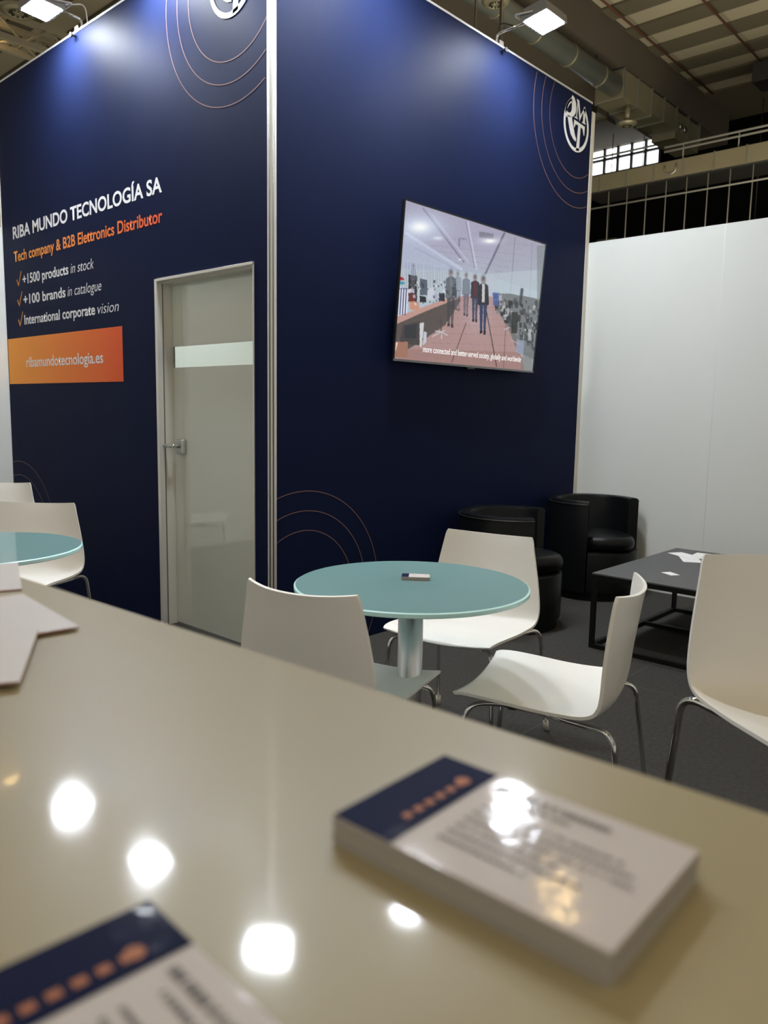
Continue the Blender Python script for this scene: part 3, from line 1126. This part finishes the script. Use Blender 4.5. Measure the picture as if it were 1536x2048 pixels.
    E_(950, 800, 26, 90, (190, 190, 204), .5)
    # bright soft ovals in the upper picture
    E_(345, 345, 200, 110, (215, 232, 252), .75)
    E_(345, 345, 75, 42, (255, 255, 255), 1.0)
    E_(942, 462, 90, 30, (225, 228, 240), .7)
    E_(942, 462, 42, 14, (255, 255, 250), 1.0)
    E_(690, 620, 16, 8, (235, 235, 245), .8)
    img = np.clip(img + rng.randn(*X.shape)[..., None] * 3, 0, 255) / 255
    lin = np.where(img <= 0.04045, img / 12.92, ((img + 0.055) / 1.055) ** 2.4)
    return W, Hh, lin


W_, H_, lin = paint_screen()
sx0, sx1, sz0, sz1 = -TW / 2 + 0.008, TW / 2 - 0.008, 0.012, THT - 0.008
me = bpy.data.meshes.new('screen')
vs = [(sx0 + (sx1 - sx0) * i / W_, -0.0125, sz1 - (sz1 - sz0) * j / H_) for j in range(H_ + 1) for i in range(W_ + 1)]
fs = [(j * (W_ + 1) + i, (j + 1) * (W_ + 1) + i, (j + 1) * (W_ + 1) + i + 1, j * (W_ + 1) + i + 1)
      for j in range(H_) for i in range(W_)]
me.from_pydata(vs, [], fs)
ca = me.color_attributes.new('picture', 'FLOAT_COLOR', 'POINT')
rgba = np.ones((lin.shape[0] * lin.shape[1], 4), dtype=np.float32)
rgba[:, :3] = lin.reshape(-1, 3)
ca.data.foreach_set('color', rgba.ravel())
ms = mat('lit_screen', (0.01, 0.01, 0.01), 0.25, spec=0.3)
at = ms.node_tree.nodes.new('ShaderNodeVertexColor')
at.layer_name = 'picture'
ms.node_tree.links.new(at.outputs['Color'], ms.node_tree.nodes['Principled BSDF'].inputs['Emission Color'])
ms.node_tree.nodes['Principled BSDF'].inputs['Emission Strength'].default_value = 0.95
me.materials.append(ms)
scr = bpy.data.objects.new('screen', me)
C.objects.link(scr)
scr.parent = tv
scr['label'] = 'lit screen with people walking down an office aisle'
M['subtitle'] = mat('subtitle_white', (0.1, 0.1, 0.1), 0.5, emit=(1, 1, 1), es=0.95)
text('subtitle', 'more connected and better-served society, globally and worldwide', 0.036, 1.00, 'subtitle',
     Matrix.Translation((sx0 + 0.235, -0.0140, 0.062)) @ RIGHTM, scr, bold=0.008, extrude=0)

# ------------------------------------------------------------------ chairs
def shell_mesh(parent, D=0.0, wide=0.0):
    # centre profile (y forward, z up), half width, edge lift (towards the sitter side)
    K = [(0.215, 0.436, 0.205, 0.022), (0.205, 0.446, 0.218, 0.018), (0.16, 0.455, 0.224, 0.010), (0.08, 0.450, 0.226, 0.010),
         (0.00, 0.440, 0.226, 0.014), (-0.08, 0.432, 0.227, 0.020), (-0.145, 0.432, 0.229, 0.024),
         (-0.188, 0.447, 0.230, 0.026), (-0.212, 0.478, 0.231, 0.028), (-0.222, 0.52, 0.230, 0.030),
         (-0.230, 0.59, 0.222, 0.036), (-0.240, 0.66, 0.209, 0.042), (-0.250, 0.73, 0.194, 0.046),
         (-0.256, 0.760, 0.187, 0.048), (-0.259, 0.774, 0.180, 0.048)]
    K = [(a, b + D, c + wide * max(0, (b - 0.5) / 0.27), d) for a, b, c, d in K]
    # resample
    P = []
    for k in range(len(K) - 1):
        a = K[max(0, k - 1)]
        b = K[k]
        c = K[k + 1]
        d = K[min(len(K) - 1, k + 2)]
        for i in range(4):
            t = i / 4
            P.append(tuple(0.5 * ((2 * b[q]) + (-a[q] + c[q]) * t + (2 * a[q] - 5 * b[q] + 4 * c[q] - d[q]) * t * t +
                                  (-a[q] + 3 * b[q] - 3 * c[q] + d[q]) * t ** 3) for q in range(4)))
    P.append(K[-1])
    n = len(P)
    NU = 18
    th = 0.010
    top, bot = [], []
    for k in range(n):
        y, z, hw, lift = P[k]
        a = P[max(0, k - 1)]
        b = P[min(n - 1, k + 1)]
        tv_ = Vector((0, b[0] - a[0], b[1] - a[1])).normalized()
        nrm = Vector((0, tv_.z, -tv_.y))     # towards the sitter
        if nrm.z < 0 and k < n / 2:
            nrm = -nrm
        rt, rb = [], []
        for j in range(NU + 1):
            u = -1 + 2 * j / NU
            c = Vector((u * hw, y, z)) + nrm * (lift * abs(u) ** 2.2)
            if k < 3:
                c.y -= 0.030 * abs(u) ** 2.5 * (1 - k / 3)
                c.z += 0.012 * abs(u) ** 2 * (1 - k / 3)
            rt.append(c + nrm * th / 2)
            rb.append(c - nrm * th / 2)
        top.append(rt)
        bot.append(rb)
    m_ = MB()
    vs, fs = [], []
    for G in (top, bot):
        for r in G:
            vs += [tuple(p) for p in r]
    o2 = n * (NU + 1)
    ix = lambda g, k, j: g * o2 + k * (NU + 1) + j
    for k in range(n - 1):
        for j in range(NU):
            fs.append((ix(0, k, j), ix(0, k, j + 1), ix(0, k + 1, j + 1), ix(0, k + 1, j)))
            fs.append((ix(1, k, j), ix(1, k + 1, j), ix(1, k + 1, j + 1), ix(1, k, j + 1)))
        fs.append((ix(0, k, 0), ix(0, k + 1, 0), ix(1, k + 1, 0), ix(1, k, 0)))
        fs.append((ix(0, k, NU), ix(1, k, NU), ix(1, k + 1, NU), ix(0, k + 1, NU)))
    for j in range(NU):
        fs.append((ix(0, 0, j), ix(1, 0, j), ix(1, 0, j + 1), ix(0, 0, j + 1)))
        fs.append((ix(0, n - 1, j), ix(0, n - 1, j + 1), ix(1, n - 1, j + 1), ix(1, n - 1, j)))
    m_.v, m_.f = vs, fs
    m_.mats = ['shell']
    m_.mi = [0] * len(fs)
    m_.sm = [True] * len(fs)
    o = m_.build('seat_shell', parent, auto=50)
    md = o.modifiers.new('bevel', 'BEVEL')
    md.width = 0.0035
    md.segments = 2
    md.limit_method = 'ANGLE'
    md.angle_limit = math.radians(50)
    return o


def make_chair(D=0.0, r=0.0075, wide=0.0):
    """D raises the seat on longer legs"""
    t = empty('shell_chair')
    shell_mesh(t, D, wide)
    for s in (-1, 1):
        for front in (True, False):
            if front:
                path = [(s * 0.238, 0.225, 0.012), (s * 0.205, 0.185, 0.428 + D), (s * 0.135, 0.12, 0.421 + D), (s * 0.13, 0.0, 0.416 + D)]
            else:
                path = [(s * 0.245, -0.285, 0.012), (s * 0.222, -0.225, 0.428 + D), (s * 0.165, -0.13, 0.412 + D),
                        (s * 0.13, 0.0, 0.416 + D)]
            m_ = MB()
            m_.tube(fillet(path, 0.05), r, 'chrome')
            lg = m_.build('leg', t)
            a = Vector(path[0])
            d = (Vector(path[1]) - a).normalized()
            m_ = MB()
            m_.tube([a - d * 0.012, a + d * 0.025], r + 0.003, 'glide')
            m_.build('glide', lg)
    m_ = MB()
    for yy in (-0.07, 0.07):
        m_.box((-0.14, yy - 0.012, 0.409 + D), (0.14, yy + 0.012, 0.4215 + D), 'dark_steel')
    m_.box((-0.02, -0.07, 0.411 + D), (0.02, 0.07, 0.419 + D), 'dark_steel')
    m_.build('seat_bracket', t, bevel=0.002)
    return t


chairs = [
    (-0.062, -1.203, 1.75, 'white shell chair behind the turquoise round table, facing the counter', 0),
    (-0.392, -1.767, 0.307, 'white shell chair seen from the side, right of the round table', 0),
    (-0.81, -1.319, -1.361, 'white shell chair seen from behind, left of the round table by the counter', 0),
    (-0.50, -2.53, 2.40, 'taller white shell chair nearest the counter, cut off by the right edge', 1),
    (-0.904, 0.743, 2.293, 'white shell chair behind the left glass table, facing the counter', 0),
    (-0.64, 1.87, 2.25, 'farthest white shell chair at the left edge, only the top of its back showing', 0)]
ch0 = make_chair()
for i, (x, y, a, lab, _) in enumerate(chairs):
    c = ch0 if i == 0 else (make_chair(0.145, 0.010, 0.018) if _ else copy_tree(ch0))
    c.location = (x, y, 0)
    c.rotation_euler = (0, 0, a)
    tag(c, lab, 'chair', None if _ else 'white shell chairs')

# ------------------------------------------------------------------ round tables
def make_table():
    t = empty('round_table')
    R = 0.352
    z0, z1 = 0.730, 0.745
    m_ = MB()
    m_.lathe([(0.0, z1), (R - 0.005, z1), (R, z1 - 0.003), (R, z0 + 0.002), (R - 0.002, z0), (0.0, z0)], 'glass_top', 128,
             mats=['glass_top', 'glass_edge', 'glass_edge', 'glass_edge', 'glass_top'])
    o = m_.build('tabletop', t, auto=30)
    o['label'] = 'round turquoise frosted glass top'
    m_ = MB()
    m_.lathe([(0.0, z0 - 0.001), (0.11, z0 - 0.001), (0.11, z0 - 0.008), (0.045, z0 - 0.02), (0.038, z0 - 0.03)], 'steel', 40)
    m_.build('mounting_plate', t, auto=30)
    m_ = MB()
    m_.tube([(0, 0, 0.02), (0, 0, z0 - 0.02)], 0.038, 'steel', seg=40)
    m_.build('column', t)
    m_ = MB()
    m_.lathe([(0.0, 0.022), (0.05, 0.022), (0.055, 0.014), (0.21, 0.010), (0.22, 0.006), (0.22, 0.0), (0, 0)], 'steel', 64)
    m_.build('base_plate', t, auto=30)
    return t


tb = make_table()
tb.location = (-0.637, -1.432, 0)
tag(tb, 'round turquoise glass table with a small card stack on it', 'table', 'round glass tables')
t2 = copy_tree(tb)
t2.location = (-1.338, 0.02, 0)
tag(t2, 'round turquoise glass table at the left edge behind the counter', 'table', 'round glass tables')

# ------------------------------------------------------------------ cards
def card_face(parent, w, l, z, detail=True, mirror=1):
    """printed face: local x across (short side w), local -y along the long side l; navy band at y = 0"""
    m_ = MB()
    b = l * 0.255
    m_.quad([(-w / 2, 0, z), (w / 2, 0, z), (w / 2, -b, z), (-w / 2, -b, z)], 'card_navy')
    hb = m_.build('header_band', parent, label='navy printed band')
    if not detail:
        return
    rng = random.Random(5)
    m_ = MB()
    # orange word in the band (too small to read): a row of short strokes across the card
    xx = -w * 0.26
    while xx < w * 0.24:
        s = w * 0.048 + rng.random() * w * 0.012
        m_.quad([(xx, -b * .80, z + .0002), (xx + s, -b * .80, z + .0002), (xx + s, -b * .68, z + .0002), (xx, -b * .68, z + .0002)],
                'ink_orange')
        xx += s + w * 0.040
    m_.lathe([(0, z + .00025), (w * .045, z + .00025)], 'ink_orange', 16, c=(w * .29, -b * .72))
    m_.build('orange_line', hb)
    m_ = MB()
    # lines of small print run along the long side
    lines = [(0.36, 0.30, 0.74, 0.050), (0.27, 0.36, 0.62, 0.030), (0.12, 0.34, 0.86, 0.026), (0.04, 0.34, 0.90, 0.026),
             (-0.04, 0.34, 0.93, 0.026), (-0.12, 0.34, 0.72, 0.026), (-0.20, 0.34, 0.80, 0.026), (-0.28, 0.34, 0.66, 0.026)]
    for fx, a, e, hh in lines:
        yy = a
        while yy < e:
            s = 0.008 + rng.random() * 0.016
            m_.quad([((fx - hh / 2) * w, -yy * l, z + .0002), ((fx + hh / 2) * w, -yy * l, z + .0002),
                     ((fx + hh / 2) * w, -(yy + s) * l, z + .0002), ((fx - hh / 2) * w, -(yy + s) * l, z + .0002)], 'ink')
            yy += s + 0.005 + (0.012 if rng.random() < .2 else 0)
    m_.build('small_print', parent)


def card_stack(name, loc, rz, w, l, h, label, detail=True):
    t = tag(empty(name, loc, rz), label, 'cards')
    m_ = MB()
    n = max(3, int(h / 0.0009))
    rng = random.Random(11)
    for k in range(n):
        dx, dy = rng.uniform(-.0006, .0006), rng.uniform(-.0006, .0006)
        za, zb = h * k / n, h * (k + 1) / n - 0.00008
        m_.box((-w / 2 + dx, -l + dy, za), (w / 2 + dx, dy, zb), 'card_side')
    m_.build('card_pile', t, label='pile of card edges')
    m_ = MB()
    m_.box((-w / 2, -l, h), (w / 2, 0, h + 0.0004), 'card')
    top = m_.build('top_card', t)
    card_face(top, w, l, h + 0.0006, detail)
    return t


HC = 1.07
card_stack('card_stack', (-2.1215, -2.681, HC), math.radians(1.5), 0.082, 0.130, 0.0125,
           'thick stack of white and navy business cards on the cream counter')
t = tag(empty('business_card', (-2.283, -2.659, HC), math.radians(-3.5)),
        'single white and navy card in the bottom left corner of the cream counter', 'card')
mb = MB()
mb.box((-0.0425, -0.130, 0), (0.0425, 0, 0.0006), 'card')
s = mb.build('card_sheet', t)
card_face(s, 0.085, 0.130, 0.0008)
card_stack('card_stack', (-0.606, -1.366, 0.745), math.radians(38), 0.050, 0.085, 0.010,
           'small stack of business cards in the middle of the turquoise table', detail=False)

# ------------------------------------------------------------------ counter
ct = empty('reception_counter', (-2.0175, -2.40, 0), math.radians(2.72))
tag(ct, 'glossy cream counter filling the foreground', 'counter')
mb = MB()
mb.box((-0.75, -1.6, HC - 0.035), (0.0, 1.4, HC), 'counter')
mb.build('worktop', ct, bevel=0.002)
mb = MB()
mb.box((-0.65, -1.55, 0.08), (-0.06, 1.35, HC - 0.036), 'counter_body')
mb.build('body', ct, bevel=0.003)
mb = MB()
mb.box((-0.61, -1.52, 0.0), (-0.10, 1.32, 0.079), 'dark_steel')
mb.build('plinth', ct)

# brochures on the counter
def sheet(K, d1, L1, L2, z, th, label, side=1):
    d1 = Vector((d1[0], d1[1], 0)).normalized()
    d2 = Vector((-d1.y, d1.x, 0)) * side
    K = Vector((K[0], K[1], z))
    P = [K, K + d1 * L1, K + d1 * L1 + d2 * L2, K + d2 * L2]
    c = sum(P, Vector()) / 4
    m_ = MB()
    q = [p - c for p in P]
    up = Vector((0, 0, th))
    m_.quad([p + up for p in q], 'paper')
    m_.quad(q, 'paper')
    for a in range(4):
        b = (a + 1) % 4
        m_.quad([q[a], q[b], q[b] + up, q[a] + up], 'paper_edge')
    o = m_.build('brochure')
    o.location = c
    tag(o, label, 'brochure', 'white brochures on the counter')
    return o


sheet((-2.061, -2.116), (0.36, 0.93), 0.148, 0.105, HC + 0.0002, 0.0018,
      'white brochure at the far edge of the counter, farthest of the three')
sheet((-2.087, -2.293), (0.10, 0.995), 0.148, 0.148, HC + 0.0021, 0.0018,
      'white brochure lying between the other two, one pointed corner sticking out')
sheet((-2.180, -2.398), (0.482, 0.876), 0.13, 0.20, HC + 0.0040, 0.0018,
      'white brochure nearest the camera at the left edge of the counter')

# ------------------------------------------------------------------ armchairs
def make_armchair():
    t = empty('tub_armchair')
    R, Ri = 0.315, 0.245
    op = math.radians(58)            # half opening; front is +y
    Ht = 0.675

    def shell(mb_, r0, r1, z0_, z1_, a0, a1, n=56, rnd=0.02):
        prof = [(r1, z0_), (r1, z1_ - rnd), (r1 - rnd * .3, z1_ - rnd * .3), (r1 - rnd, z1_), (r0 + rnd, z1_),
                (r0 + rnd * .3, z1_ - rnd * .3), (r0, z1_ - rnd), (r0, z0_)]
        i0 = len(mb_.v)
        m0 = mb_.m('leather')
        for k in range(n + 1):
            a = a0 + (a1 - a0) * k / n
            for r_, z_ in prof:
                mb_.v.append((r_ * math.cos(a), r_ * math.sin(a), z_))
        q = len(prof)
        for k in range(n):
            for j in range(q):
                j2 = (j + 1) % q
                mb_.f.append((i0 + k * q + j, i0 + (k + 1) * q + j, i0 + (k + 1) * q + j2, i0 + k * q + j2))
                mb_.mi.append(m0)
                mb_.sm.append(True)
        for k in (0, n):
            mb_.f.append(tuple(i0 + k * q + j for j in range(q)))
            mb_.mi.append(m0)
            mb_.sm.append(False)

    m_ = MB()
    shell(m_, Ri, R, 0.06, Ht, PI / 2 + op, PI / 2 + 2 * PI - op)
    m_.build('wraparound_back', t, auto=40)
    m_ = MB()
    m_.lathe([(0, 0.0), (0.29, 0.0), (0.29, 0.059), (0, 0.059)], 'leather', 48)
    m_.build('base', t, auto=40)
    m_ = MB()
    m_.lathe([(0, 0.30), (0.240, 0.30), (0.240, 0.062), (0, 0.062)], 'leather', 48)
    o = m_.build('seat_box', t, auto=40)
    m_ = MB()
    # front apron following the round plan
    shell(m_, 0.20, 0.308, 0.062, 0.33, PI / 2 - op + 0.03, PI / 2 + op - 0.03, 24, 0.012)
    m_.build('front_apron', t, auto=40)
    # cushion: rounded pad, bulging at the front
    m_ = MB()
    prof = []
    n = 10
    for k in range(n + 1):
        a = -PI / 2 + PI * k / n
        prof.append((0.205 + 0.036 * math.cos(a), 0.385 + 0.05 * math.sin(a)))
    prof.append((0.12, 0.445))
    prof.append((0.0, 0.450))
    i0 = 0
    seg = 56
    for r_, z_ in prof:
        for s_ in range(seg):
            a = 2 * PI * s_ / seg
            f = 1.0 + 0.30 * max(0.0, math.sin(a)) ** 1.5
            x_ = r_ * math.cos(a)
            y_ = r_ * math.sin(a) * (f if math.sin(a) > 0 else 1)
            m_.v.append((x_, y_, z_))
    for k in range(len(prof) - 1):
        for s_ in range(seg):
            a = k * seg + s_
            b = k * seg + (s_ + 1) % seg
            m_.f.append((a, b, b + seg, a + seg))
            m_.mi.append(m_.m('leather'))
            m_.sm.append(True)
    m_.build('seat_cushion', t)
    m_ = MB()
    pts = []
    for k in range(49):
        a = PI / 2 + op + (2 * PI - 2 * op) * k / 48
        pts.append((R * math.cos(a), R * math.sin(a), Ht - 0.02))
    m_.tube(pts, 0.004, 'leather_seam', seg=6)
    m_.build('piping', t)
    return t


ar = make_armchair()
ar.location = (2.615, -0.345, 0)
ar.rotation_euler = (0, 0, math.radians(258 - 90))
tag(ar, 'black leather tub armchair in the corner by the white wall', 'armchair', 'black tub armchairs')
a2 = copy_tree(ar)
a2.location = (1.53, -0.37, 0)
a2.rotation_euler = (0, 0, math.radians(295 - 90))
tag(a2, 'black leather tub armchair under the television, partly hidden by a white chair', 'armchair', 'black tub armchairs')

# ------------------------------------------------------------------ coffee table
tt = tag(empty('coffee_table', (1.965, -1.54, 0)), 'low square dark grey coffee table on a black metal frame', 'coffee table')
hx, hy_ = 0.565, 0.565
mb = MB()
mb.box((-hx, -hy_, 0.405), (hx, hy_, 0.413), 'ct_top')
mb.build('tabletop', tt, bevel=0.001)
e = 0.012
for sx_ in (-1, 1):
    for sy_ in (-1, 1):
        mb = MB()
        cx, cy = sx_ * (hx - e), sy_ * (hy_ - e)
        mb.box((cx - e, cy - e, 0), (cx + e, cy + e, 0.4045), 'black_metal')
        mb.build('leg', tt)
mb = MB()
for sx_ in (-1, 1):
    mb.box((sx_ * (hx - e) - e, -hy_ + 2 * e, 0.0), (sx_ * (hx - e) + e, hy_ - 2 * e, 2 * e), 'black_metal')
    mb.box((sx_ * (hx - e) - e, -hy_ + 2 * e, 0.38), (sx_ * (hx - e) + e, hy_ - 2 * e, 0.4045), 'black_metal')
for sy_ in (-1, 1):
    mb.box((-hx + 2 * e, sy_ * (hy_ - e) - e, 0.0), (hx - 2 * e, sy_ * (hy_ - e) + e, 2 * e), 'black_metal')
    mb.box((-hx + 2 * e, sy_ * (hy_ - e) - e, 0.38), (hx - 2 * e, sy_ * (hy_ - e) + e, 0.4045), 'black_metal')
mb.box((0.095 - e, -hy_ + 2 * e, 0.0), (0.095 + e, hy_ - 2 * e, 2 * e), 'black_metal')
mb.build('base_frame', tt)


def flat(name, x, y, z, rz, w, l, th, label, cat, group=None, matn='leaflet_paper'):
    m_ = MB()
    m_.box((-w / 2, -l / 2, 0), (w / 2, l / 2, th), matn)
    o = m_.build(name)
    o.location = (x, y, z)
    o.rotation_euler = (0, 0, math.radians(rz))
    return tag(o, label, cat, group)


flat('business_card', 1.69, -1.283, 0.413, 58, 0.085, 0.055, 0.0012, 'small white card lying alone on the grey coffee table', 'card')
flat('leaflet', 2.20, -1.19, 0.413, 30, 0.21, 0.105, 0.001, 'white leaflet at the bottom left of the pile on the coffee table', 'leaflet',
     'leaflets on the coffee table')
flat('leaflet', 2.29, -1.13, 0.4142, 60, 0.21, 0.105, 0.001, 'white leaflet at the far side of the pile on the coffee table', 'leaflet',
     'leaflets on the coffee table')
flat('leaflet', 2.37, -1.20, 0.4154, 5, 0.15, 0.105, 0.001, 'white leaflet at the right end of the pile on the coffee table', 'leaflet',
     'leaflets on the coffee table')
